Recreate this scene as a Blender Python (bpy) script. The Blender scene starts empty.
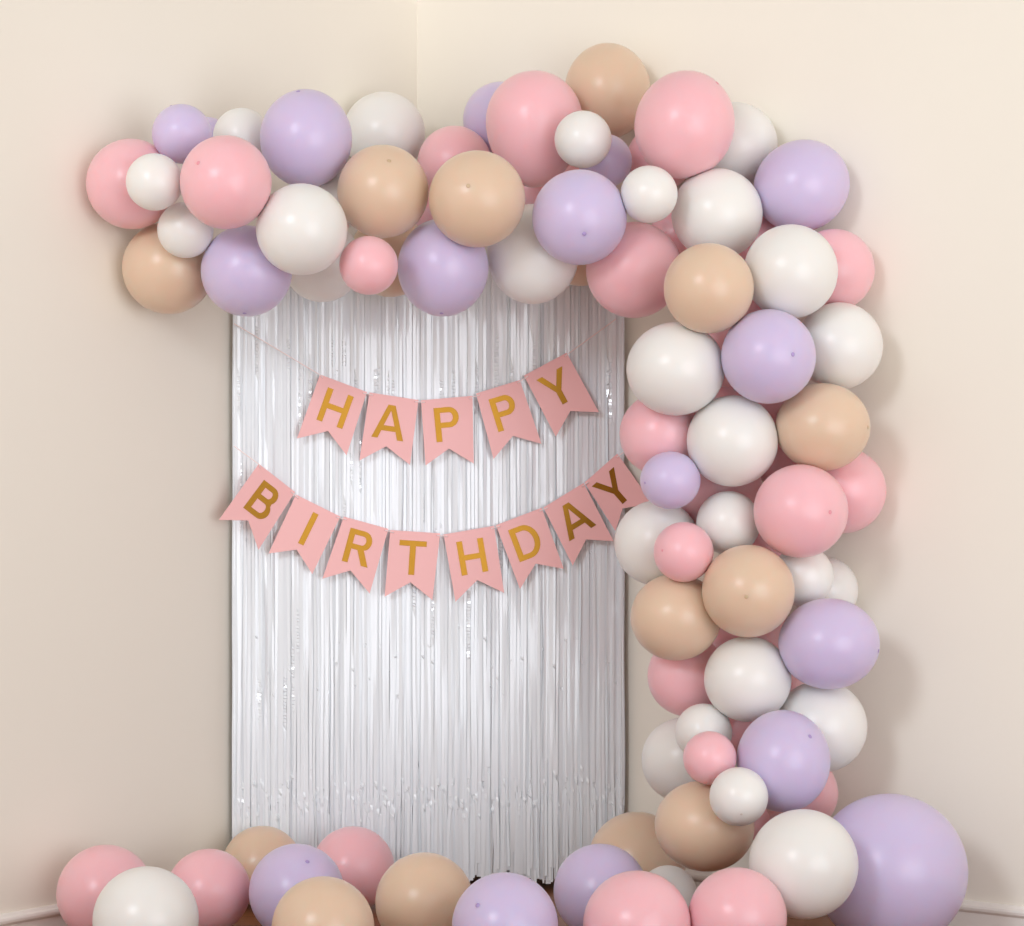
# Birthday backdrop in the corner of a room: foil fringe curtain, two pennant banners,
# a balloon garland running along the left wall and down the right wall, balloons on the floor.
import bpy, bmesh, math, random
from mathutils import Vector, Matrix
from mathutils.bvhtree import BVHTree

scene = bpy.context.scene
COL = scene.collection
rnd = random.Random(11)

# ------------------------------------------------------------------ materials
def lin(c):
    c /= 255.0
    return c / 12.92 if c <= 0.04045 else ((c + 0.055) / 1.055) ** 2.4
def rgb(r, g, b): return (lin(r), lin(g), lin(b), 1.0)

def mat(name):
    m = bpy.data.materials.new(name); m.use_nodes = True
    return m, m.node_tree, m.node_tree.nodes['Principled BSDF']

def latex(name, col, rough=0.31, sss=0.0, radius=(1, .55, .5)):
    m, nt, p = mat(name)
    tc = nt.nodes.new('ShaderNodeTexCoord')
    n = nt.nodes.new('ShaderNodeTexNoise'); n.inputs['Scale'].default_value = 14; n.inputs['Detail'].default_value = 3
    nt.links.new(tc.outputs['Object'], n.inputs['Vector'])
    mix = nt.nodes.new('ShaderNodeMix'); mix.data_type = 'RGBA'
    mix.inputs[6].default_value = tuple(c * 0.985 for c in col[:3]) + (1,)
    mix.inputs[7].default_value = col
    nt.links.new(n.outputs['Fac'], mix.inputs[0])
    nt.links.new(mix.outputs[2], p.inputs['Base Color'])
    p.inputs['Roughness'].default_value = rough
    p.inputs['IOR'].default_value = 1.5
    if sss:
        p.inputs['Subsurface Weight'].default_value = sss
        p.inputs['Subsurface Radius'].default_value = radius
        p.inputs['Subsurface Scale'].default_value = 0.035
    return m

LATEX = {'pink': latex('pink_latex', rgb(243, 193, 200), 0.31, 1.0),
         'lilac': latex('lilac_latex', rgb(211, 198, 228), 0.31, 1.0),
         'white': latex('white_latex', rgb(236, 234, 231), 0.31, 1.0, (1, .86, .8)),
         'beige': latex('beige_latex', rgb(225, 200, 176), 0.31, 1.0)}
TIP = {'pink': latex('pink_latex_thick', rgb(236, 158, 170)),
       'lilac': latex('lilac_latex_thick', rgb(176, 154, 208)),
       'white': latex('white_latex_thick', rgb(220, 212, 206)),
       'beige': latex('beige_latex_thick', rgb(205, 178, 144))}

def paint(name, col, rough=0.6, bump=0.05, scale=220):
    m, nt, p = mat(name)
    tc = nt.nodes.new('ShaderNodeTexCoord')
    n = nt.nodes.new('ShaderNodeTexNoise'); n.inputs['Scale'].default_value = scale; n.inputs['Detail'].default_value = 4
    b = nt.nodes.new('ShaderNodeBump'); b.inputs['Strength'].default_value = bump; b.inputs['Distance'].default_value = 0.002
    nt.links.new(tc.outputs['Object'], n.inputs['Vector'])
    nt.links.new(n.outputs['Fac'], b.inputs['Height'])
    nt.links.new(b.outputs['Normal'], p.inputs['Normal'])
    p.inputs['Base Color'].default_value = col
    p.inputs['Roughness'].default_value = rough
    return m

WALL = paint('cream_wall_paint', rgb(244, 238, 226), 0.7)
TRIM = paint('white_trim_paint', rgb(245, 240, 234), 0.35, 0.02)
PAPER = paint('pink_card', rgb(250, 193, 192), 0.55, 0.04, 500)
CORD = paint('pale_pink_ribbon', rgb(250, 230, 230), 0.45, 0.0)

def wood():
    m, nt, p = mat('brown_wood_planks')
    tc = nt.nodes.new('ShaderNodeTexCoord')
    br = nt.nodes.new('ShaderNodeTexBrick')
    br.inputs['Scale'].default_value = 1.0
    br.inputs['Brick Width'].default_value = 1.2; br.inputs['Row Height'].default_value = 0.12
    br.inputs['Mortar Size'].default_value = 0.002
    br.inputs['Color1'].default_value = rgb(158, 102, 66); br.inputs['Color2'].default_value = rgb(142, 88, 56)
    br.inputs['Mortar'].default_value = rgb(60, 34, 22)
    nt.links.new(tc.outputs['Object'], br.inputs['Vector'])
    mp = nt.nodes.new('ShaderNodeMapping'); mp.inputs['Scale'].default_value = (3, 60, 1)
    nt.links.new(tc.outputs['Object'], mp.inputs['Vector'])
    n = nt.nodes.new('ShaderNodeTexNoise'); n.inputs['Scale'].default_value = 2; n.inputs['Detail'].default_value = 6
    nt.links.new(mp.outputs['Vector'], n.inputs['Vector'])
    mx = nt.nodes.new('ShaderNodeMix'); mx.data_type = 'RGBA'; mx.blend_type = 'MULTIPLY'
    mx.inputs[0].default_value = 0.35
    nt.links.new(br.outputs['Color'], mx.inputs[6]); nt.links.new(n.outputs['Color'], mx.inputs[7])
    nt.links.new(mx.outputs[2], p.inputs['Base Color'])
    p.inputs['Roughness'].default_value = 0.4
    return m
WOOD = wood()

def gold():
    m, nt, p = mat('gold_foil')
    tc = nt.nodes.new('ShaderNodeTexCoord')
    n = nt.nodes.new('ShaderNodeTexNoise'); n.inputs['Scale'].default_value = 90; n.inputs['Detail'].default_value = 3
    b = nt.nodes.new('ShaderNodeBump'); b.inputs['Strength'].default_value = 0.12; b.inputs['Distance'].default_value = 0.002
    nt.links.new(tc.outputs['Object'], n.inputs['Vector'])
    nt.links.new(n.outputs['Fac'], b.inputs['Height']); nt.links.new(b.outputs['Normal'], p.inputs['Normal'])
    p.inputs['Base Color'].default_value = rgb(160, 116, 44)
    p.inputs['Metallic'].default_value = 1.0
    p.inputs['Roughness'].default_value = 0.38
    return m
GOLD = gold()

def foil():
    m, nt, p = mat('iridescent_white_foil')
    p.inputs['Base Color'].default_value = rgb(245, 250, 255)
    p.inputs['Roughness'].default_value = 0.14
    p.inputs['IOR'].default_value = 1.55
    p.inputs['Metallic'].default_value = 0.0
    tc = nt.nodes.new('ShaderNodeTexCoord'); mp = nt.nodes.new('ShaderNodeMapping'); mp.inputs['Scale'].default_value = (60, 60, 2.5)
    no = nt.nodes.new('ShaderNodeTexNoise'); no.inputs['Scale'].default_value = 1.0; no.inputs['Detail'].default_value = 2
    mr = nt.nodes.new('ShaderNodeMapRange'); mr.inputs['From Min'].default_value = .3; mr.inputs['From Max'].default_value = .7
    mr.inputs['To Min'].default_value = 295; mr.inputs['To Max'].default_value = 370
    nt.links.new(tc.outputs['Object'], mp.inputs['Vector']); nt.links.new(mp.outputs['Vector'], no.inputs['Vector'])
    nt.links.new(no.outputs['Fac'], mr.inputs['Value']); nt.links.new(mr.outputs['Result'], p.inputs['Thin Film Thickness'])
    p.inputs['Thin Film IOR'].default_value = 1.75
    p.inputs['Specular IOR Level'].default_value = 0.8
    # the film lets light through from the strips and wall behind it
    tr = nt.nodes.new('ShaderNodeBsdfTranslucent'); tr.inputs['Color'].default_value = rgb(243, 250, 255)
    mx = nt.nodes.new('ShaderNodeMixShader'); mx.inputs[0].default_value = 0.04
    nt.links.new(p.outputs[0], mx.inputs[1]); nt.links.new(tr.outputs[0], mx.inputs[2])
    nt.links.new(mx.outputs[0], nt.nodes['Material Output'].inputs['Surface'])
    return m
FOIL = foil()
BAND = paint('white_tape', rgb(240, 240, 244), 0.4, 0.0)

# ------------------------------------------------------------------ helpers
def link(name, bm, m, parent=None, smooth=False):
    me = bpy.data.meshes.new(name)
    bm.to_mesh(me); bm.free()
    if m: me.materials.append(m)
    if smooth:
        for f in me.polygons: f.use_smooth = True
    o = bpy.data.objects.new(name, me); COL.objects.link(o)
    if parent: o.parent = parent
    return o
def tag(o, label, cat, group=None):
    o['label'] = label; o['category'] = cat
    if group: o['group'] = group
def structure(o): o['kind'] = 'structure'; return o

def prism(bm, pts, z0, z1):
    """closed solid over a 2-D outline"""
    a = [bm.verts.new((x, y, z0)) for x, y in pts]; b = [bm.verts.new((x, y, z1)) for x, y in pts]
    n = len(pts)
    for i in range(n):
        bm.faces.new((a[i], a[(i + 1) % n], b[(i + 1) % n], b[i]))
    bm.faces.new(list(reversed(a))); bm.faces.new(b)

def tube(bm, pts, r, seg=6):
    rings = []
    for i, p in enumerate(pts):
        p = Vector(p)
        d = (Vector(pts[min(i + 1, len(pts) - 1)]) - Vector(pts[max(i - 1, 0)])).normalized()
        u = d.cross(Vector((0, 0, 1)))
        if u.length < 1e-4: u = d.cross(Vector((0, 1, 0)))
        u.normalize(); v = d.cross(u)
        rings.append([bm.verts.new(p + (u * math.cos(2 * math.pi * k / seg) + v * math.sin(2 * math.pi * k / seg)) * r) for k in range(seg)])
    for a, b in zip(rings, rings[1:]):
        for k in range(seg):
            bm.faces.new((a[k], a[(k + 1) % seg], b[(k + 1) % seg], b[k]))
    bm.faces.new(list(reversed(rings[0]))); bm.faces.new(rings[-1])

# ------------------------------------------------------------------ room
TH = math.radians(37)
CORNER = Vector((-0.26125, 6.6))
DL = Vector((-math.sin(TH), -math.cos(TH))); NL = Vector((math.cos(TH), -math.sin(TH)))   # left wall: direction, inward normal
DR = Vector((math.cos(TH), -math.sin(TH))); NR = Vector((-math.sin(TH), -math.cos(TH)))   # right wall
LEN, HT, T = 4.2, 2.95, 0.12

def wall_slab(name, d, n, start, length, z0, z1, t0, t1, m):
    """box along the wall: from t0 to t1 measured inward from the wall face"""
    bm = bmesh.new()
    a = CORNER + d * start; b = CORNER + d * length
    prism(bm, [tuple(a + n * t0), tuple(b + n * t0), tuple(b + n * t1), tuple(a + n * t1)], z0, z1)
    bmesh.ops.recalc_face_normals(bm, faces=bm.faces)
    return link(name, bm, m)
structure(wall_slab('wall_left', DL, NL, -T, LEN, 0, HT, -T, 0, WALL))
structure(wall_slab('wall_right', DR, NR, 0, LEN, 0, HT, -T, 0, WALL))

def slab(name, z0, z1, m):
    bm = bmesh.new()
    o = CORNER - DL * T - DR * T
    pts = [o, o + DL * (LEN + T), o + DL * (LEN + T) + DR * (LEN + T), o + DR * (LEN + T)]
    prism(bm, [tuple(p) for p in pts], z0, z1)
    bmesh.ops.recalc_face_normals(bm, faces=bm.faces)
    return structure(link(name, bm, m))
slab('floor', -0.1, 0.0, WOOD)

def baseboard(name, d, n):
    # profile (inward, height): plain board with a stepped, rounded cap
    prof = [(0, 0), (0.014, 0), (0.014, 0.040), (0.017, 0.043), (0.021, 0.047), (0.022, 0.053), (0.020, 0.058), (0.013, 0.061), (0.009, 0.066), (0, 0.066)]
    bm = bmesh.new()
    rings = []
    for s in (0.0, LEN):
        rings.append([bm.verts.new((*(CORNER + d * s + n * t), z)) for t, z in prof])
    k = len(prof)
    for i in range(k):
        bm.faces.new((rings[0][i], rings[0][(i + 1) % k], rings[1][(i + 1) % k], rings[1][i]))
    bm.faces.new(rings[0]); bm.faces.new(rings[1])
    bmesh.ops.recalc_face_normals(bm, faces=bm.faces)
    return structure(link(name, bm, TRIM))
baseboard('baseboard_left', DL, NL)
baseboard('baseboard_right', DR, NR)

# ------------------------------------------------------------------ foil fringe curtain
CL = Vector((-0.69829, 5.98538)); CR = Vector((0.29221, 6.15186))
CD = (CR - CL).normalized(); CN = Vector((0.165754, -0.986167)); CW = (CR - CL).length
CTOP = 1.62
def cpt(s, off, z):                       # point on the curtain: along, toward the room, height
    p = CL + CD * s + CN * off
    return Vector((p.x, p.y, z))

curtain = bpy.data.objects.new('fringe_curtain', None); COL.objects.link(curtain)
curtain.location = cpt(CW / 2, 0, 0)
tag(curtain, 'white iridescent foil fringe curtain hanging across the corner behind the banners', 'curtain')
INV = Matrix.Translation(-curtain.location)

bm = bmesh.new()
q = [cpt(0, -0.012, 0), cpt(CW, -0.012, 0), cpt(CW, -0.004, 0), cpt(0, -0.004, 0)]
prism(bm, [(p.x, p.y) for p in q], CTOP - 0.03, CTOP)
bmesh.ops.recalc_face_normals(bm, faces=bm.faces)
bm.transform(INV)
link('header_band', bm, BAND, curtain)

def fringe():
    bm = bmesh.new()
    r = random.Random(3)
    layers = [(-0.0024, 100, 0.0155), (-0.0008, 120, 0.0100), (0.0008, 100, 0.0086), (0.0026, 56, 0.0072)]
    for off, n, w in layers:
        for i in range(n):
            s0 = (i + 0.5) / n * (CW - 0.012) + 0.006 + r.uniform(-.002, .002)
            zend = 0.035 + r.uniform(-0.015, 0.03) + (0.05 * r.random() if r.random() < .25 else 0)
            zk = 0.245 + r.gauss(0, 0.03)                 # crease where the folded strips were packed
            zk2 = r.choice([0.55, 0.62, 0.9]) + r.gauss(0, .03)
            big = r.random() < .10; tw = r.uniform(-0.9, .9) if big else r.uniform(-0.15, 0.15); drift = r.gauss(0, 0.003); ph = r.uniform(0, 6.28); om = r.uniform(2, 5)
            tamp = r.uniform(.3, .7) if big else r.uniform(.03, .15); wid = w * r.uniform(.75, 1.15)
            zs = []
            z = CTOP - 0.01
            while z > zend:
                zs.append(z); z -= 0.035
            zs += [zk + .012, zk, zk - .012, zk2 + .006, zk2, zk2 - .006, zend]
            crinkle = {}
            if off > 0 and r.random() < .30:               # stretches where the film is finely crumpled and glitters
                z1 = r.uniform(1.30, 1.44) if r.random() < .65 else r.uniform(.5, 1.2)
                zz = z1
                zl = z1 - r.uniform(.06, .17)
                while zz > zl:
                    aa = r.uniform(.12, .62)
                    for dz, oo in ((0, 0), (.0065, r.uniform(.0004, .0020))):
                        zr = round(zz - dz, 4); crinkle[zr] = (aa, oo); zs.append(zr)
                    zz -= .0085
            zs = sorted(set(zs), reverse=True)
            prev = None
            kick = r.uniform(-1, 1); k2 = r.uniform(-1, 1) if r.random() < .3 else 0
            below = r.uniform(-.004, .004); tb = r.uniform(-.4, .4)
            for z in zs:
                t = (CTOP - z) / CTOP
                a = tw + tamp * math.sin(om * z * 2 + ph)
                s = s0 + drift * t + 0.0018 * math.sin(3 * z * om + ph) * t
                o = off + 0.0007 * math.sin(om * z + ph)
                if z in crinkle: a = crinkle[z][0]; o += crinkle[z][1]
                if abs(z - zk) < .008: a += kick * .7; o += .003 * kick
                if z < zk - .004: s += below * min(1, (zk - z) / .1); a += tb
                if abs(z - zk2) < .004: a += k2; o += .002 * k2
                half = wid / 2
                s = min(max(s, half), CW - half)
                ds, do = half * math.cos(a), half * math.sin(a)
                p1 = bm.verts.new(cpt(s - ds, o - do, z)); p2 = bm.verts.new(cpt(s + ds, o + do, z))
                if prev: bm.faces.new((prev[0], prev[1], p2, p1))
                prev = (p1, p2)
    bm.transform(INV)
    o = link('fringe', bm, FOIL, curtain, smooth=False)
    o['kind'] = 'stuff'
    return o
fringe()

# ------------------------------------------------------------------ pennant banners
FOC, PX, PY, CAMZ = 2400.0, 512.0, 500.0, 1.0
def on_plane(px, py, off):
    """where a sight line measured in the photograph meets the plane lying 'off' in front of the curtain"""
    a = (px - PX) / FOC
    n2 = CN
    Y = (n2.dot(CL) + off) / (n2.x * a + n2.y)
    return Vector((a * Y, Y, CAMZ - (py - PY) / FOC * Y))

ST = 0.175
def arc(cx, cy, rx, ry, a0, a1, n=14):
    return [(cx + rx * math.cos(math.radians(a0 + (a1 - a0) * i / n)), cy + ry * math.sin(math.radians(a0 + (a1 - a0) * i / n))) for i in range(n + 1)]
def bowl(w, y0, y1, x0=0.0):
    """outer and inner outline of a D-like bowl between y0 and y1"""
    h = (y1 - y0) / 2
    out = [(x0, y0)] + [(w - h * .95, y0)] + arc(w - h * .95, y0 + h, h * .95, h, -90, 90) + [(x0, y1)]
    hi = h - ST * .9
    xi = x0 + ST
    inn = [(xi, y0 + ST * .9)] + arc(w - h * .95, y0 + h, h * .95 - ST, hi, -90, 90) + [(xi, y1 - ST * .9)]
    return out, inn
def letter_outlines(ch):
    s = ST
    if ch == 'H':
        return .80, [[(0, 0), (s, 0), (s, .42), (.8 - s, .42), (.8 - s, 0), (.8, 0), (.8, 1), (.8 - s, 1), (.8 - s, .42 + s * .92), (s, .42 + s * .92), (s, 1), (0, 1)]]
    if ch == 'A':
        w = .94
        return w, [[(0, 0), (s * 1.04, 0), (.26, .235), (w - .26, .235), (w - s * 1.04, 0), (w, 0), (w / 2 + .105, 1), (w / 2 - .105, 1)],
                   [(.312, .39), (w / 2, .84), (w - .312, .39)]]
    if ch == 'P':
        o, i = bowl(.72, .40, 1)
        return .72, [[(0, 0), (s, 0), (s, .40)] + o[1:], i]
    if ch == 'Y':
        w = .88
        return w, [[(w / 2 - s / 2, 0), (w / 2 + s / 2, 0), (w / 2 + s / 2, .40), (w, 1), (w - s * 1.12, 1), (w / 2, .565), (s * 1.12, 1), (0, 1), (w / 2 - s / 2, .40)]]
    if ch == 'B':
        h1 = .5 - .5 * .46
        w1, w2 = .74, .68
        lo = bowl(w1, 0, .54); up = bowl(w2, .54 - s * .45, 1)
        o = [(0, 0)] + [p for p in lo[0][1:-1] if p[1] < .50] + [p for p in up[0][1:-1] if p[1] > .54] + [(0, 1)]
        lo_i = bowl(w1, 0, .54 + s * .45)[1]
        return w1, [o, lo_i, up[1]]
    if ch == 'I':
        return s, [[(0, 0), (s, 0), (s, 1), (0, 1)]]
    if ch == 'R':
        o, i = bowl(.72, .42, 1)
        return .78, [[(0, 0), (s, 0), (s, .42), (.36, .42), (.575, 0), (.78, 0), (.55, .45)] + [p for p in o[2:] if p[1] > .46 or p[0] < .1], i]
    if ch == 'T':
        w = .80
        return w, [[(w / 2 - s / 2, 0), (w / 2 + s / 2, 0), (w / 2 + s / 2, 1 - s * .92), (w, 1 - s * .92), (w, 1), (0, 1), (0, 1 - s * .92), (w / 2 - s / 2, 1 - s * .92)]]
    if ch == 'D':
        w = .80; rx = .42
        o = [(0, 0)] + arc(w - rx, .5, rx, .5, -90, 90, 20) + [(0, 1)]
        i = [(s, s * .9)] + arc(w - rx, .5, rx - s, .5 - s * .9, -90, 90, 20) + [(s, 1 - s * .9)]
        return w, [o, i]

def letter_mesh(ch):
    """flat filled letter in a unit-height box, centred on 0,0"""
    w, loops = letter_outlines(ch)
    cu = bpy.data.curves.new('glyph', 'CURVE'); cu.dimensions = '2D'; cu.fill_mode = 'BOTH'; cu.extrude = 0.012
    for lp in loops:
        sp = cu.splines.new('POLY'); sp.points.add(len(lp) - 1); sp.use_cyclic_u = True
        for q, (x, y) in zip(sp.points, lp): q.co = (x - w / 2, y - .5, 0, 1)
    ob = bpy.data.objects.new('glyph', cu); COL.objects.link(ob)
    bpy.context.view_layer.update()
    me = bpy.data.meshes.new_from_object(ob.evaluated_get(bpy.context.evaluated_depsgraph_get()))
    bpy.data.objects.remove(ob); bpy.data.curves.remove(cu)
    return me

def banner(name, label, rows, start, end, base):
    root = bpy.data.objects.new(name, None); COL.objects.link(root)
    root.location = on_plane(rows[len(rows) // 2][1][0], rows[len(rows) // 2][1][1], base)
    tag(root, label, 'banner', 'birthday pennant banners')
    inv = Matrix.Translation(-root.location)
    path = [start]
    for k, (ch, TL, TR, BR, NO, BL, off, dx) in enumerate(rows):
        # corner offsets from the curtain plane: (left, right)
        ol, orr = off
        tl, bl = on_plane(*TL, ol), on_plane(*BL, ol + .004)
        tr, br = on_plane(*TR, orr), on_plane(*BR, orr + .004)
        no = on_plane(*NO, (ol + orr) / 2 + .003)
        ex = (tr - tl).normalized()
        nrm = ex.cross((bl - tl)).normalized()
        if nrm.y > 0: nrm = -nrm
        ey = nrm.cross(ex).normalized()
        if ey.z < 0: ey = -ey
        # pennant in its own plane, a swallow-tailed card 0.8 mm thick
        W = (tr - tl).length
        loc = lambda p: ((p - tl).dot(ex), (p - tl).dot(ey))
        pts = [(0, 0), (W, 0), loc(br), loc(no), loc(bl)]
        bm = bmesh.new()
        prism(bm, pts, -0.0004, 0.0004)
        bmesh.ops.recalc_face_normals(bm, faces=bm.faces)
        fr = Matrix(((ex.x, ey.x, nrm.x, tl.x), (ex.y, ey.y, nrm.y, tl.y), (ex.z, ey.z, nrm.z, tl.z), (0, 0, 0, 1)))
        bm.transform(inv @ fr)
        pen = link('pennant', bm, PAPER, root)
        # gold letter, lying on the card
        hgt = (abs(loc(br)[1]) + abs(loc(bl)[1])) / 2
        cx = .6 * (W / 2) + .4 * (loc(br)[0] + loc(bl)[0]) / 2 + dx
        cy = -max(hgt, .16) * .392
        me = letter_mesh(ch)
        sc = .0862
        me.transform(inv @ fr @ Matrix.Translation((cx, cy, 0.0009)) @ Matrix.Diagonal((sc, sc, .03, 1)))
        me.name = 'letter'
        me.materials.clear(); me.materials.append(GOLD)
        lo = bpy.data.objects.new('letter', me); COL.objects.link(lo); lo.parent = pen
        # ribbon: behind the card, out through the two holes, across the gap
        hl = fr @ Vector((W * .07, -.006, 0)); hr = fr @ Vector((W * .93, -.006, 0))
        path += [hl + nrm * .0022, hl - nrm * .0022] if k else [fr @ Vector((0, -.001, .0022)), hl + nrm * .0022, hl - nrm * .0022]
        path += [hr - nrm * .0022, hr + nrm * .0022]
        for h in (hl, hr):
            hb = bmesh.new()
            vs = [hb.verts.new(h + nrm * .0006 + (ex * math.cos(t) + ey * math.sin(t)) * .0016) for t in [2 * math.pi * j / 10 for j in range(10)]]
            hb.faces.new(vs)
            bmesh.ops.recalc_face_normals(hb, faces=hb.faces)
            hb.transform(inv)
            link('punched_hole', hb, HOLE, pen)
    path.append(end)
    bm = bmesh.new(); tube(bm, path, 0.0014); bmesh.ops.recalc_face_normals(bm, faces=bm.faces); bm.transform(inv)
    link('ribbon', bm, CORD, root)
    return root
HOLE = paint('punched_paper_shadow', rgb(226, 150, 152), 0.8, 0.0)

f = .020
banner('pennant_banner', 'upper pink pennant banner with gold letters HAPPY on the foil curtain', [
    ('H', (320, 374.5), (367, 392.0), (346.6, 455.3), (328, 431), (297, 438.5), (.028, .024), 0),
    ('A', (369.5, 392.4), (418.5, 400), (410, 465), (386.3, 446.3), (359.4, 460.5), (.022, .024), -0.002),
    ('P', (421, 400.3), (472.5, 395.8), (473.8, 463.6), (449, 448.6), (425.6, 465.4), (.024, .024), -0.002),
    ('P', (476, 393.5), (519.8, 380), (541.6, 444), (513, 435.8), (493.6, 459), (.024, .022), -0.002),
    ('Y', (523.9, 375.6), (566.6, 352.7), (598.9, 412.2), (570.4, 411), (555.8, 436.7), (.024, .028), -0.002),
], on_plane(234, 323.5, .012), on_plane(616, 319, .012), f)
banner('pennant_banner', 'lower pink pennant banner with gold letters BIRTHDAY on the foil curtain', [
    ('B', (258.8, 463.7), (295.0, 492.0), (258.8, 550), (248.3, 520.5), (219, 519.8), (.068, .036), 0.004),
    ('I', (296.0, 494.5), (340.4, 516.5), (312.3, 574), (296.6, 549.5), (268.5, 553.5), (.030, .026), 0.0025),
    ('R', (343.8, 516.5), (388.5, 528.8), (369.6, 593.5), (350.5, 570.4), (322.4, 578.7), (.024, .024), 0.002),
    ('T', (390.2, 530), (440.2, 533.3), (432.4, 600), (410.5, 582.3), (384.6, 596.7), (.022, .024), -0.001),
    ('H', (443.6, 534.5), (494.0, 525.8), (504.2, 592.9), (477.3, 580), (455.5, 601.8), (.024, .024), -0.0025),
    ('D', (496.0, 525.2), (541.6, 507.8), (563.8, 568.8), (535.7, 563.6), (520, 589), (.022, .024), -0.004),
    ('A', (543.5, 507.5), (583.5, 483.0), (613.6, 541.2), (586.2, 539.4), (572.7, 565.4), (.024, .028), -0.003),
    ('Y', (584.5, 482.6), (617.2, 453.6), (652, 503), (622.6, 508.5), (615.4, 531), (.021, .026), -0.0035),
], on_plane(234, 446, .05), on_plane(632, 446, .02), f)

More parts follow.
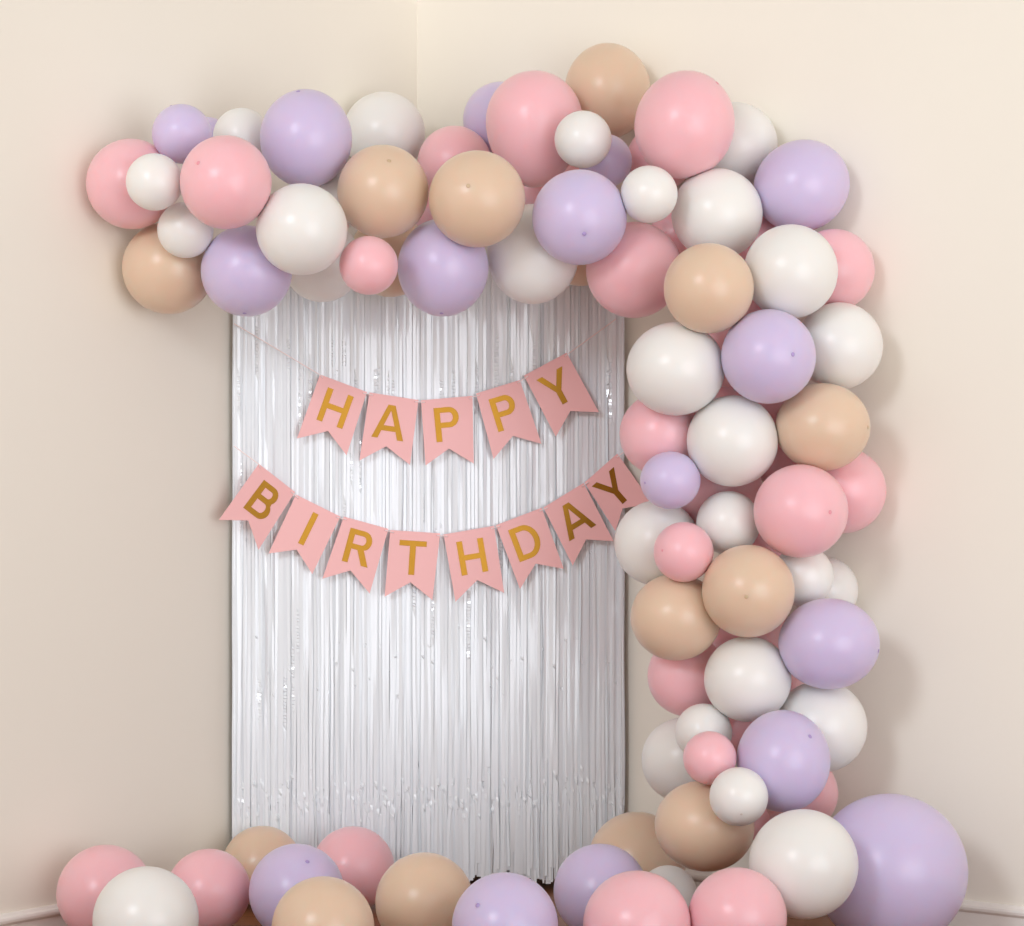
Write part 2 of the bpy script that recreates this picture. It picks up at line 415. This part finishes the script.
# ------------------------------------------------------------------ balloons
# colour, x, y, z, half width, half height, roll (deg), lengthening below, tip direction, tip visible, on the floor, label
BALLOONS = [
    ('lilac', -0.7435, 5.8694, 1.8804, 0.0562, 0.0562, 0, 1.0, -0.258, -0.933, -0.25, False, False, 'sliver of a lilac balloon between the small lilac and small white balloons, top left'),
    ('beige', -0.8144, 5.6902, 1.55, 0.1091, 0.1091, 0, 1.0, 0.119, -0.903, -0.413, False, False, 'beige balloon lowest at the left end of the garland, close to the left wall'),
    ('white', -0.4624, 5.841, 1.5792, 0.0973, 0.0973, 0, 1.0, -0.028, -0.906, -0.422, False, False, 'shaded white balloon low over the curtain, half hidden behind white and small pink balloons'),
    ('beige', -0.3018, 5.937, 1.6036, 0.1014, 0.1014, 0, 1.0, 0.259, -0.965, 0.048, False, False, 'shaded beige sliver of balloon between the small pink and hanging lilac balloons over the curtain'),
    ('beige', 0.1733, 6.028, 1.6279, 0.0904, 0.0904, 0, 1.0, 0.306, -0.945, -0.115, False, False, "sliver of beige balloon between shaded white and pink balloons above the curtain's right end"),
    ('pink', 0.0548, 6.2667, 1.8042, 0.0783, 0.0783, 0, 1.0, 0.113, -0.99, -0.082, False, False, 'hidden pink balloon in the dark gap under the egg-shaped pink balloon'),
    ('pink', -0.8877, 5.5994, 1.7373, 0.105, 0.105, 0, 1.0, -0.183, -0.982, 0.036, False, False, 'large pink balloon at the far left end of the garland, behind a small white balloon'),
    ('lilac', -0.7656, 5.5643, 1.8486, 0.0689, 0.0689, 0, 1.0, -0.33, -0.254, 0.909, True, False, "small lilac balloon on the garland's top edge at its left end"),
    ('white', -0.65, 5.778, 1.8739, 0.0698, 0.0698, 0, 1.0, -0.29, -0.954, -0.081, False, False, "small white balloon on the garland's top edge, left of the large lilac balloon"),
    ('white', -0.8104, 5.4405, 1.7209, 0.0646, 0.0646, 0, 1.0, 0.175, -0.984, 0.014, False, False, 'small white balloon in front of the leftmost pink balloon of the garland'),
    ('white', -0.7551, 5.5503, 1.6244, 0.0648, 0.0648, 0, 1.0, -0.077, -0.907, 0.414, False, False, 'small white balloon in front of the leftmost beige balloon of the garland'),
    ('lilac', -0.6183, 5.5894, 1.5333, 0.106, 0.106, 0, 1.0, -0.011, -0.293, -0.956, True, False, "lilac balloon hanging low over the curtain's upper left corner"),
    ('white', -0.3373, 6.3249, 1.9672, 0.1081, 0.1081, 0, 1.0, 0.015, -0.988, -0.155, False, False, "white balloon on the garland's top edge where the corner of the walls meets it"),
    ('lilac', -0.4865, 5.668, 1.8537, 0.1086, 0.1157, 0, 1.0, -0.13, -0.42, 0.898, True, False, "large lilac balloon on the garland's top edge, above a round white balloon"),
    ('pink', -0.6453, 5.4111, 1.7163, 0.103, 0.1053, 0, 1.0, -0.499, -0.811, 0.306, True, False, "pink balloon in front at the garland's left end, touching two small white balloons"),
    ('white', -0.4785, 5.4605, 1.6159, 0.104, 0.104, 0, 1.0, 0.043, -0.989, -0.142, False, False, "white balloon in front on the garland's left half, under the large top lilac balloon"),
    ('pink', -0.3296, 5.52, 1.5396, 0.0676, 0.0676, 0, 1.0, -0.107, -0.99, -0.097, False, False, 'small pink balloon hanging over the curtain below a beige balloon'),
    ('pink', -0.1488, 6.2092, 1.8719, 0.0957, 0.0957, 0, 1.0, 0.405, -0.914, 0.005, False, False, 'pink balloon half hidden above and between the two side by side beige balloons'),
    ('beige', -0.3026, 5.6307, 1.7238, 0.1072, 0.1091, 0, 1.0, 0.175, -0.818, 0.548, True, False, 'beige balloon in front on the arm, left one of two side by side'),
    ('lilac', -0.1639, 5.7, 1.5522, 0.1081, 0.1164, 0, 1.0, -0.022, -0.282, -0.959, True, False, "lilac balloon hanging over the middle of the curtain's top, dark spot at its bottom"),
    ('white', 0.0506, 5.78, 1.5924, 0.1108, 0.1204, 0, 1.0, 0.044, -0.984, 0.17, False, False, 'shaded white balloon over the curtain, half hidden behind a beige and a lilac balloon'),
    ('lilac', -0.0289, 6.3037, 1.9981, 0.0998, 0.0998, 0, 1.0, 0.403, -0.914, -0.046, False, False, 'lilac balloon half hidden behind the left side of the egg-shaped pink balloon'),
    ('pink', 0.0554, 5.964, 1.9418, 0.1205, 0.1242, 0, 1.33, -0.106, -0.9, 0.423, False, False, "big egg-shaped pink balloon on the garland's top edge, left of the topmost beige one"),
    ('beige', -0.0813, 5.5761, 1.6993, 0.1122, 0.1122, 0, 1.0, -0.166, -0.975, 0.145, True, False, 'beige balloon in front on the arm, right one of two side by side'),
    ('beige', 0.242, 6.0815, 2.0364, 0.109, 0.1204, 0, 1.0, -0.327, -0.941, -0.082, False, False, 'topmost beige balloon, highest of the whole garland'),
    ('pink', 0.3714, 6.0227, 1.8582, 0.0828, 0.0828, 0, 1.0, 0.121, -0.903, 0.412, False, False, 'mostly hidden pink balloon behind the big pink balloon at the bend'),
    ('lilac', 0.2286, 5.9, 1.8334, 0.0664, 0.0664, 0, 1.0, -0.161, -0.899, -0.408, False, False, 'small lilac balloon half hidden behind two small white balloons below the topmost beige one'),
    ('lilac', 0.1577, 5.6076, 1.6605, 0.111, 0.111, 0, 1.0, 0.074, -0.892, -0.446, True, False, 'lilac balloon with a dark spot, directly below the small white balloon on the arm'),
    ('white', 0.1713, 5.7906, 1.87, 0.069, 0.069, 0, 1.0, 0.16, -0.979, -0.127, False, False, 'small white balloon between the egg-shaped pink and the topmost beige balloons'),
    ('white', 0.5451, 5.8662, 1.8677, 0.1039, 0.1039, 0, 1.0, -0.102, -0.987, 0.121, False, False, "shaded pale white balloon behind the big pink balloon at the garland's bend"),
    ('pink', 0.4087, 5.6862, 1.8889, 0.1185, 0.1279, -12, 1.0, 0.45, -0.353, 0.82, True, False, "big pink balloon at the garland's bend, right of the topmost beige balloon"),
    ('white', 0.3188, 5.5853, 1.7114, 0.0666, 0.0666, 0, 1.0, 0.075, -0.992, 0.097, False, False, 'small white balloon right of the spotted lilac one, under the big pink balloon'),
    ('white', 0.4873, 5.7049, 1.6798, 0.1082, 0.1082, 0, 1.0, -0.098, -0.95, 0.295, False, False, 'white balloon at the bend, below the big pink and left of the tilted lilac balloon'),
    ('lilac', 0.6929, 5.7444, 1.7516, 0.1161, 0.1089, 25, 1.0, 0.337, -0.941, 0.007, False, False, 'tilted lilac balloon at the upper right outer edge of the bend'),
    ('pink', 0.7647, 5.7085, 1.5471, 0.0975, 0.0975, 0, 1.0, -0.109, -0.978, 0.178, False, False, "pink balloon half hidden at the column's outer edge, below the tilted lilac balloon"),
    ('white', 0.6428, 5.5352, 1.527, 0.1084, 0.1084, 0, 1.0, 0.111, -0.963, -0.244, False, False, 'white balloon right of the uppermost column beige one, below the tilted lilac balloon'),
    ('pink', 0.2918, 5.74, 1.5501, 0.1148, 0.1148, 0, 1.0, -0.108, -0.963, 0.246, False, False, "pink balloon over the curtain's upper right corner, left of the column's uppermost beige balloon"),
    ('beige', 0.4478, 5.4641, 1.482, 0.1025, 0.1025, 0, 1.0, -0.034, -0.993, -0.115, False, False, 'beige balloon at the top of the column between pink and white balloons'),
    ('white', -0.4238, 5.7795, 1.7321, 0.0819, 0.0819, 0, 1.0, 0.107, -0.994, -0.017, False, False, 'white balloon mostly hidden in the gap under the large top lilac balloon'),
    ('pink', 0.4108, 6.0114, 1.6613, 0.0676, 0.0676, 0, 1.0, -0.001, -0.918, -0.396, False, False, "hidden pink balloon in the gap left of the bend's lower white balloon"),
    ('pink', 0.5806, 5.6875, 1.4692, 0.064, 0.064, 0, 1.0, 0.373, -0.927, 0.043, False, False, 'hidden pink balloon between the uppermost column beige and its right white neighbour'),
    ('pink', 0.6404, 5.7352, 1.227, 0.0669, 0.0669, 0, 1.0, -0.201, -0.953, 0.226, False, False, 'hidden pink balloon in the gap between column white, spotted lilac and right beige balloons'),
    ('pink', 0.6172, 5.8551, 0.8902, 0.0683, 0.0683, 0, 1.0, 0.116, -0.993, 0.007, False, False, 'hidden pink balloon in the gap left below the front pink balloon of the column'),
    ('pink', -0.2235, 6.4636, 1.7702, 0.0889, 0.0889, 0, 1.0, 0.183, -0.901, 0.394, False, False, 'hidden pink balloon in the gap between the two side by side beige balloons'),
    ('pink', 0.1906, 6.1813, 1.8293, 0.0644, 0.0644, 0, 1.0, 0.12, -0.931, 0.344, False, False, 'hidden pink balloon in the gap between the spotted lilac and small lilac balloons'),
    ('pink', 0.6648, 5.8226, 0.539, 0.0655, 0.0655, 0, 1.0, 0.388, -0.903, -0.185, False, False, 'hidden pink balloon in the gap under the wide lilac balloon of the column'),
    ('pink', 0.516, 5.7867, 1.3737, 0.1013, 0.1013, 0, 1.0, -0.125, -0.975, 0.186, False, False, 'hidden pink balloon in the gap between the uppermost column beige and lilac balloons'),
    ('pink', 0.5701, 5.8725, 1.646, 0.0832, 0.0832, 0, 1.0, -0.367, -0.928, -0.057, False, False, 'hidden pink balloon in the gap between two white balloons at the bend'),
    ('pink', 0.4879, 5.7687, 1.0288, 0.113, 0.113, 0, 1.0, 0.282, -0.932, 0.227, False, False, "mauve pink balloon behind the column's middle small white and small lilac balloons"),
    ('pink', 0.6562, 5.8116, 1.109, 0.0799, 0.0799, 0, 1.0, 0.116, -0.916, -0.384, False, False, "hidden pink balloon in the gap under the column's right beige balloon"),
    ('pink', 0.5311, 5.9014, 1.241, 0.0836, 0.0836, 0, 1.0, 0.42, -0.902, 0.098, False, False, "hidden pink balloon in the gap below the column's upper spotted lilac balloon"),
    ('pink', 0.3522, 5.6726, 1.156, 0.0981, 0.0981, 0, 1.0, 0.184, -0.976, 0.119, False, False, "pink balloon at the column's left edge, above the end of the lower pennant row"),
    ('white', 0.7678, 5.6355, 1.3616, 0.1026, 0.1026, 0, 1.0, -0.324, -0.907, -0.27, False, False, "white balloon at the column's right edge, right of the spotted lilac balloon"),
    ('pink', 0.7845, 5.6882, 1.0225, 0.1019, 0.1019, 0, 1.0, -0.226, -0.906, 0.358, False, False, "pink balloon half hidden at the column's right edge behind the front pink one"),
    ('white', 0.3778, 5.5419, 1.3027, 0.1136, 0.1081, 0, 1.0, -0.201, -0.978, -0.058, False, False, "white balloon at the column's left edge, right of the upper pennant row"),
    ('beige', 0.7198, 5.5604, 1.1691, 0.1096, 0.1019, 0, 1.0, 0.894, -0.447, -0.023, True, False, "beige balloon at the column's right edge, below the spotted lilac balloon"),
    ('lilac', 0.5853, 5.4765, 1.3275, 0.1079, 0.1079, 0, 1.0, 0.412, -0.911, -0.011, True, False, "lilac balloon with a dark spot in front at the column's upper part"),
    ('white', 0.5113, 5.5675, 1.1369, 0.106, 0.106, 0, 1.0, -0.066, -0.987, 0.148, False, False, "white balloon in the column's middle, left of the right-edge beige balloon"),
    ('white', 0.3436, 5.6865, 0.8981, 0.1012, 0.1012, 0, 1.0, 0.134, -0.988, 0.072, False, False, "white balloon at the column's left edge, behind a small pink and small lilac balloon"),
    ('lilac', 0.3664, 5.5544, 1.0456, 0.0699, 0.0671, 0, 1.0, -0.871, -0.483, -0.093, True, False, 'small lilac balloon beside the last Y pennant, the only small lilac one of the column'),
    ('white', 0.5054, 5.6082, 0.9463, 0.0748, 0.0748, 0, 1.0, -0.168, -0.894, -0.416, False, False, "small white balloon left of the front pink balloon in the column's middle"),
    ('pink', 0.6625, 5.5073, 0.9748, 0.1083, 0.1072, 0, 1.0, 0.515, -0.857, -0.021, True, False, "pink balloon with a spot in front at the column's middle right"),
    ('white', 0.749, 5.7428, 0.7846, 0.079, 0.079, 0, 1.0, 0.062, -0.993, 0.099, False, False, "shaded white balloon at the column's right edge above a lilac balloon, half hidden"),
    ('white', 0.6801, 5.6088, 0.8224, 0.0713, 0.0713, 0, 1.0, 0.286, -0.958, -0.025, False, False, 'small white balloon directly below the front pink balloon of the column'),
    ('beige', 0.3818, 5.5872, 0.7276, 0.1059, 0.1013, 0, 1.0, -0.152, -0.983, 0.102, False, False, "beige balloon at the column's left edge, lower left of another beige one"),
    ('pink', 0.3942, 5.5161, 0.8805, 0.069, 0.069, 0, 1.0, -0.75, -0.658, 0.067, True, False, 'small pink balloon in front of the white balloon beside the last Y pennant'),
    ('beige', 0.5403, 5.4877, 0.7919, 0.1059, 0.1059, 0, 1.0, -0.136, -0.987, -0.086, True, False, "beige balloon in front in the column's middle, upper right of another beige one"),
    ('pink', 0.4195, 5.72, 0.5805, 0.0965, 0.0965, 0, 1.0, -0.324, -0.921, -0.216, False, False, "pink balloon half hidden at the column's lower left edge, below a beige one"),
    ('pink', 0.5794, 5.8424, 0.6738, 0.1022, 0.1022, 0, 1.0, -0.238, -0.969, 0.068, False, False, 'hidden pink balloon in the gap between column beige, white and lilac balloons'),
    ('lilac', 0.7279, 5.511, 0.67, 0.116, 0.1045, 0, 1.0, 0.931, -0.339, -0.138, True, False, "wide lilac balloon bulging out at the column's lower right edge"),
    ('white', 0.7208, 5.5981, 0.4717, 0.1073, 0.1073, 0, 1.0, 0.395, -0.907, 0.144, False, False, "white balloon at the column's lower right edge, below the wide lilac balloon"),
    ('white', 0.5457, 5.5567, 0.5856, 0.1012, 0.0989, 0, 1.0, 0.267, -0.962, 0.056, False, False, "white balloon in front under the column's middle beige balloon"),
    ('pink', 0.5635, 5.8803, 0.4414, 0.0809, 0.0809, 0, 1.0, 0.077, -0.989, -0.124, False, False, "hidden pink balloon in the gap above the column's lower lilac balloon"),
    ('pink', 0.6321, 5.8352, 0.2341, 0.0754, 0.0754, 0, 1.0, -0.051, -0.902, -0.429, False, False, 'hidden pink balloon in the gap above the lowest white balloon of the column'),
    ('pink', 0.6838, 5.6982, 0.3043, 0.0902, 0.0902, 0, 1.0, -0.257, -0.927, -0.274, False, False, "pink sliver of balloon at the column's right edge above the giant lilac balloon"),
    ('white', 0.4099, 5.72, 0.3803, 0.1013, 0.1013, 0, 1.0, 0.198, -0.968, 0.156, False, False, "white balloon at the column's lower left edge, half hidden behind a small pink one"),
    ('white', 0.445, 5.5768, 0.4609, 0.0662, 0.0662, 0, 1.0, 0.234, -0.918, 0.319, False, False, "small white balloon just above the column's lowest small pink balloon"),
    ('lilac', 0.6128, 5.4208, 0.4105, 0.1057, 0.1152, 0, 1.0, 0.485, -0.681, 0.549, True, False, 'tall lilac balloon in front in the lowest part of the column'),
    ('pink', 0.4446, 5.3977, 0.4198, 0.06, 0.06, 0, 1.0, -0.072, -0.966, 0.248, False, False, 'lowest small pink balloon of the column, between white and lilac balloons'),
    ('beige', 0.4371, 5.45, 0.2597, 0.1135, 0.1022, -8, 1.0, 0.398, -0.917, -0.003, False, False, 'lowest beige balloon of the column, behind a small white balloon'),
    ('white', 0.5015, 5.3087, 0.3439, 0.065, 0.065, 0, 1.0, 0.01, -0.872, -0.49, True, False, "small white balloon in front of the column's lowest beige balloon"),
    ('white', 0.6248, 5.1441, 0.2198, 0.117, 0.117, 0, 1.0, 0.256, -0.966, -0.04, False, False, 'large white balloon at the foot of the column in front of the giant lilac one'),
    ('lilac', 0.8438, 5.3571, 0.1719, 0.1719, 0.1719, 0, 1.0, -0.354, -0.935, 0.027, False, True, 'giant lilac balloon on the floor at the right wall'),
    ('beige', 0.3049, 5.8537, 0.1195, 0.1195, 0.1195, 0, 1.0, -0.2, -0.979, 0.027, False, True, "beige balloon on the floor behind a lilac one at the curtain's lower right corner"),
    ('white', 0.3675, 5.6537, 0.0695, 0.0695, 0.0695, 0, 1.0, -0.124, -0.988, 0.086, False, True, 'small white balloon on the floor mostly hidden behind two front pink balloons'),
    ('lilac', 0.2021, 5.4795, 0.1073, 0.1073, 0.1073, 0, 1.0, -0.319, -0.895, 0.312, False, True, "lilac balloon on the floor at the curtain's right, behind a front pink balloon"),
    ('pink', 0.261, 5.0104, 0.1127, 0.1127, 0.1127, 0, 1.0, 0.309, -0.948, -0.081, False, True, 'pink balloon on the floor in front, left one of two below the column'),
    ('pink', 0.4723, 5.0272, 0.1265, 0.1031, 0.1031, 0, 1.0, -0.218, -0.976, 0.001, False, True, 'pink balloon on the floor in front, right one of two, touching the large white balloon'),
    ('pink', -0.9229, 5.4422, 0.1088, 0.1088, 0.1088, 0, 1.0, 0.165, -0.981, 0.104, False, True, "leftmost pink balloon on the floor, next to the left wall's baseboard"),
    ('beige', -0.6133, 5.888, 0.1021, 0.0981, 0.0981, 0, 1.0, 0.08, -0.915, -0.396, False, True, "beige balloon on the floor at the curtain's lower left corner, behind the others"),
    ('pink', -0.7009, 5.5427, 0.097, 0.097, 0.097, 0, 1.0, -0.241, -0.927, 0.287, False, True, 'pink balloon on the floor between the front white and a lilac balloon, left'),
    ('white', -0.7755, 5.0826, 0.1116, 0.1116, 0.1116, 0, 1.0, 0.053, -0.939, -0.339, False, True, 'white balloon on the floor in the left front, between two pink balloons'),
    ('pink', -0.3883, 5.8608, 0.1013, 0.1013, 0.1013, 0, 1.0, -0.189, -0.931, -0.313, False, True, "pink balloon on the floor against the curtain's lower left part"),
    ('lilac', -0.4909, 5.467, 0.1082, 0.1082, 0.1082, 0, 1.0, 0.284, -0.626, 0.726, True, True, "lilac balloon on the floor left of the curtain's middle, behind a front beige one"),
    ('beige', -0.3943, 5.0073, 0.107, 0.107, 0.107, 0, 1.0, -0.226, -0.938, 0.262, False, True, "beige balloon on the floor in front of a lilac one, cut by the photo's edge"),
    ('beige', -0.1939, 5.318, 0.1092, 0.1092, 0.1092, 0, 1.0, -0.052, -0.963, 0.265, False, True, "beige balloon on the floor before the curtain's middle, behind a front lilac balloon"),
    ('lilac', -0.0146, 5.0083, 0.111, 0.111, 0.111, 0, 1.0, -0.508, -0.696, 0.508, True, True, "lilac balloon on the floor in front of the curtain's middle"),
]

def profile():
    """outline of a blown balloon, radius against length, tip at +1, neck at -1.2"""
    pr = []
    n = 26
    for i in range(n + 1):
        a = math.radians(146) * i / n
        pr.append((math.sin(a), math.cos(a)))
    r0, z0 = pr[-1]
    a = math.radians(146); tx, tz = math.cos(a), -math.sin(a)
    p0 = Vector((r0, z0)); p1 = p0 + Vector((tx, tz)) * .28; p3 = Vector((.055, -1.17)); p2 = Vector((.075, -1.06))
    for i in range(1, 9):
        t = i / 8
        p = p0 * (1 - t) ** 3 + p1 * 3 * t * (1 - t) ** 2 + p2 * 3 * t * t * (1 - t) + p3 * t ** 3
        pr.append((p.x, p.y))
    return pr
PROF = profile()
KNOT = [(.055, -1.165), (.085, -1.175), (.095, -1.19), (.085, -1.205), (.05, -1.215), (.06, -1.235), (.085, -1.26), (.095, -1.285), (.08, -1.287), (.045, -1.25)]
SEG = 56
def lathe(bm, prof, seg, cap_top=True):
    rings = []
    for r, z in prof:
        if r < 1e-5: rings.append([bm.verts.new((0, 0, z))])
        else: rings.append([bm.verts.new((r * math.cos(2 * math.pi * k / seg), r * math.sin(2 * math.pi * k / seg), z)) for k in range(seg)])
    for a, b in zip(rings, rings[1:]):
        for k in range(seg):
            k2 = (k + 1) % seg
            if len(a) == 1: bm.faces.new((a[0], b[k], b[k2]))
            else: bm.faces.new((a[k], b[k], b[k2], a[k2]))
    bm.faces.new(list(reversed(rings[-1])) if len(rings[-1]) > 1 else rings[-2])

def frame_of(row):
    """matrix taking the unit balloon to its place-free shape (centre at 0)"""
    col, x, y, z, rx, rz, roll, egg, tx, ty, tz, spot, fl, lab = row
    R = Vector((0, 0, 1)).rotation_difference(Vector((tx, ty, tz))).to_matrix()   # tip direction
    Q = Matrix.Rotation(math.radians(-roll), 3, 'Y')
    S = Matrix.Diagonal((rx, (rx + rz) / 2, rz))
    return Q, S, R, egg
def shape(row, v, axis=None):
    Q, S, R, egg = frame_of(row)
    if axis is not None: R = Vector((0, 0, -1)).rotation_difference(axis).to_matrix()
    p = S @ (R @ v)
    if egg != 1 and p.z < 0:
        t = min(1, -p.z / row[5])
        p.x *= 1 - .10 * t * t; p.z *= egg
    return Q @ p
def reach(row, d):
    """radius of the body along a world direction"""
    Q, S, R, egg = frame_of(row)
    l = Q.inverted() @ d
    s = Vector((row[4], (row[4] + row[5]) / 2, row[5] * (egg if l.z < 0 else 1)))
    return 1 / math.sqrt((l.x / s.x) ** 2 + (l.y / s.y) ** 2 + (l.z / s.z) ** 2)

GAP = 0.0006
def contact_planes(i):
    """planes that flatten balloon i: its neighbours, the walls, the floor"""
    row = BALLOONS[i]; c = Vector(row[1:4]); out = []
    for j, o in enumerate(BALLOONS):
        if j == i: continue
        d = Vector(o[1:4]) - c; D = d.length
        if D > .5: continue
        n = d / D
        ri, rj = reach(row, n), reach(o, -n)
        if D < (ri + rj) * 1.3:
            a = (D * D + ri * ri - rj * rj) / (2 * D)
            out.append((n, a - GAP))
    for d2, n2 in ((DL, NL), (DR, NR)):
        n = Vector((-n2.x, -n2.y, 0))
        out.append((n, (c.xy - CORNER).dot(n2) - .001))
    out.append((Vector((0, 0, -1)), c.z - .0005))
    sc = (c.xy - CL).dot(CD)
    if -.12 < sc < CW + .12 and c.z - row[5] * 1.3 < CTOP and (c.xy - CL).dot(CN) > 0:
        out.append((Vector((-CN.x, -CN.y, 0)), (c.xy - CL).dot(CN) - .013))
    return c, out
def press(p, planes):
    for _ in range(3):
        for n, a in planes:
            e = p.dot(n) - a
            if e > 0: p = p - n * e
    return p

def neck_axis(row, planes):
    """the neck lies on the inner side of the garland, in the gap with the most room"""
    best, bd = -9, None
    tip = Vector(row[8:11])
    for a in range(0, 360, 20):
        for e in (40, 50, 60, 70, 80, 89):
            h = math.cos(math.radians(e))
            d = Vector((h * math.cos(math.radians(a)), math.sin(math.radians(e)), h * math.sin(math.radians(a))))
            p = d * 1.29 * (row[4] + row[5]) / 2
            sc = min([0.03] + [pa - p.dot(n) for n, pa in planes]) - .004 * d.dot(tip) - .11 * (1 - d.y)
            if sc > best: best, bd = sc, d
    return bd

for i, row in enumerate(BALLOONS):
    col, x, y, z, rx, rz, roll, egg, tx, ty, tz, spot, on_floor, lab = row
    c, planes = contact_planes(i)
    NA = neck_axis(row, planes)
    bm = bmesh.new(); lathe(bm, PROF, SEG)
    for v in bm.verts: v.co = press(shape(row, v.co.copy(), NA), planes)
    bmesh.ops.recalc_face_normals(bm, faces=bm.faces)
    o = link('balloon', bm, LATEX[col], smooth=True)
    o.location = c
    tag(o, lab, 'balloon', 'balloons lying on the floor' if on_floor else 'balloons of the garland')
    kb = bmesh.new(); lathe(kb, KNOT, 20)
    for v in kb.verts: v.co = press(shape(row, v.co.copy(), NA), planes)
    bmesh.ops.recalc_face_normals(kb, faces=kb.faces)
    link('knot', kb, TIP[col], o, smooth=True)
    if spot:
        tb = bmesh.new()
        pr = [(0, 1.012), (.022, 1.011), (.036, 1.007), (.044, 1.000), (.048, .994)]
        lathe(tb, pr, 20)
        for v in tb.verts: v.co = press(shape(row, v.co.copy()), planes)
        bmesh.ops.recalc_face_normals(tb, faces=tb.faces)
        t = link('tip', tb, TIP[col], o, smooth=True)
        t['label'] = 'small darker spot of thicker latex at the crown'

# ------------------------------------------------------------------ light
def area(name, loc, target, size, power, color):
    ld = bpy.data.lights.new(name, 'AREA'); ld.shape = 'DISK'; ld.size = size; ld.energy = power; ld.color = color
    o = bpy.data.objects.new(name, ld); COL.objects.link(o)
    o.location = loc
    o.rotation_euler = (Vector(target) - Vector(loc)).to_track_quat('-Z', 'Y').to_euler()
    return o
area('key_lamp', (-3.6, -1.6, 4.1), (0.1, 5.9, 1.0), 1.9, 142, (.93, 1, 1.09))
area('added_fill_lamp', (3.4, -0.6, 1.0), (-0.2, 6.0, 0.6), 4.5, 138, (.93, 1, 1.09))  # unseen lamp, added to lift the lower part and the left wall
AMB, FRONT = 0.40, 0.46

# warm ambient surround; brighter lobe added low behind the camera to even the light
w = bpy.data.worlds.new('room_light'); scene.world = w; w.use_nodes = True
nt = w.node_tree; bg = nt.nodes['Background']
tc = nt.nodes.new('ShaderNodeTexCoord')
def dotn(v):
    d = nt.nodes.new('ShaderNodeVectorMath'); d.operation = 'DOT_PRODUCT'; d.inputs[1].default_value = v
    nt.links.new(tc.outputs['Generated'], d.inputs[0]); return d.outputs['Value']
mr = nt.nodes.new('ShaderNodeMapRange'); mr.interpolation_type = 'SMOOTHSTEP'
mr.inputs['From Min'].default_value = -0.2; mr.inputs['From Max'].default_value = 1.0
mr.inputs['To Min'].default_value = AMB; mr.inputs['To Max'].default_value = AMB + FRONT
nt.links.new(dotn((0.05, -0.90, -0.43)), mr.inputs['Value'])
nt.links.new(mr.outputs['Result'], bg.inputs['Strength'])
bg.inputs['Color'].default_value = (1.0, 0.925, 0.84, 1)

# ------------------------------------------------------------------ camera
cam = bpy.data.cameras.new('camera'); co = bpy.data.objects.new('camera', cam); COL.objects.link(co)
co.location = (0, 0, CAMZ); co.rotation_euler = (math.radians(90), 0, 0)
cam.sensor_fit = 'HORIZONTAL'; cam.sensor_width = 36; cam.lens = FOC / 1024 * 36
cam.shift_y = (PY - 463) / 1024
scene.camera = co
scene.view_settings.view_transform = 'Standard'; scene.view_settings.look = 'None'
scene.view_settings.exposure = 0.18; scene.view_settings.gamma = 1.0
scene.view_settings.use_curve_mapping = False
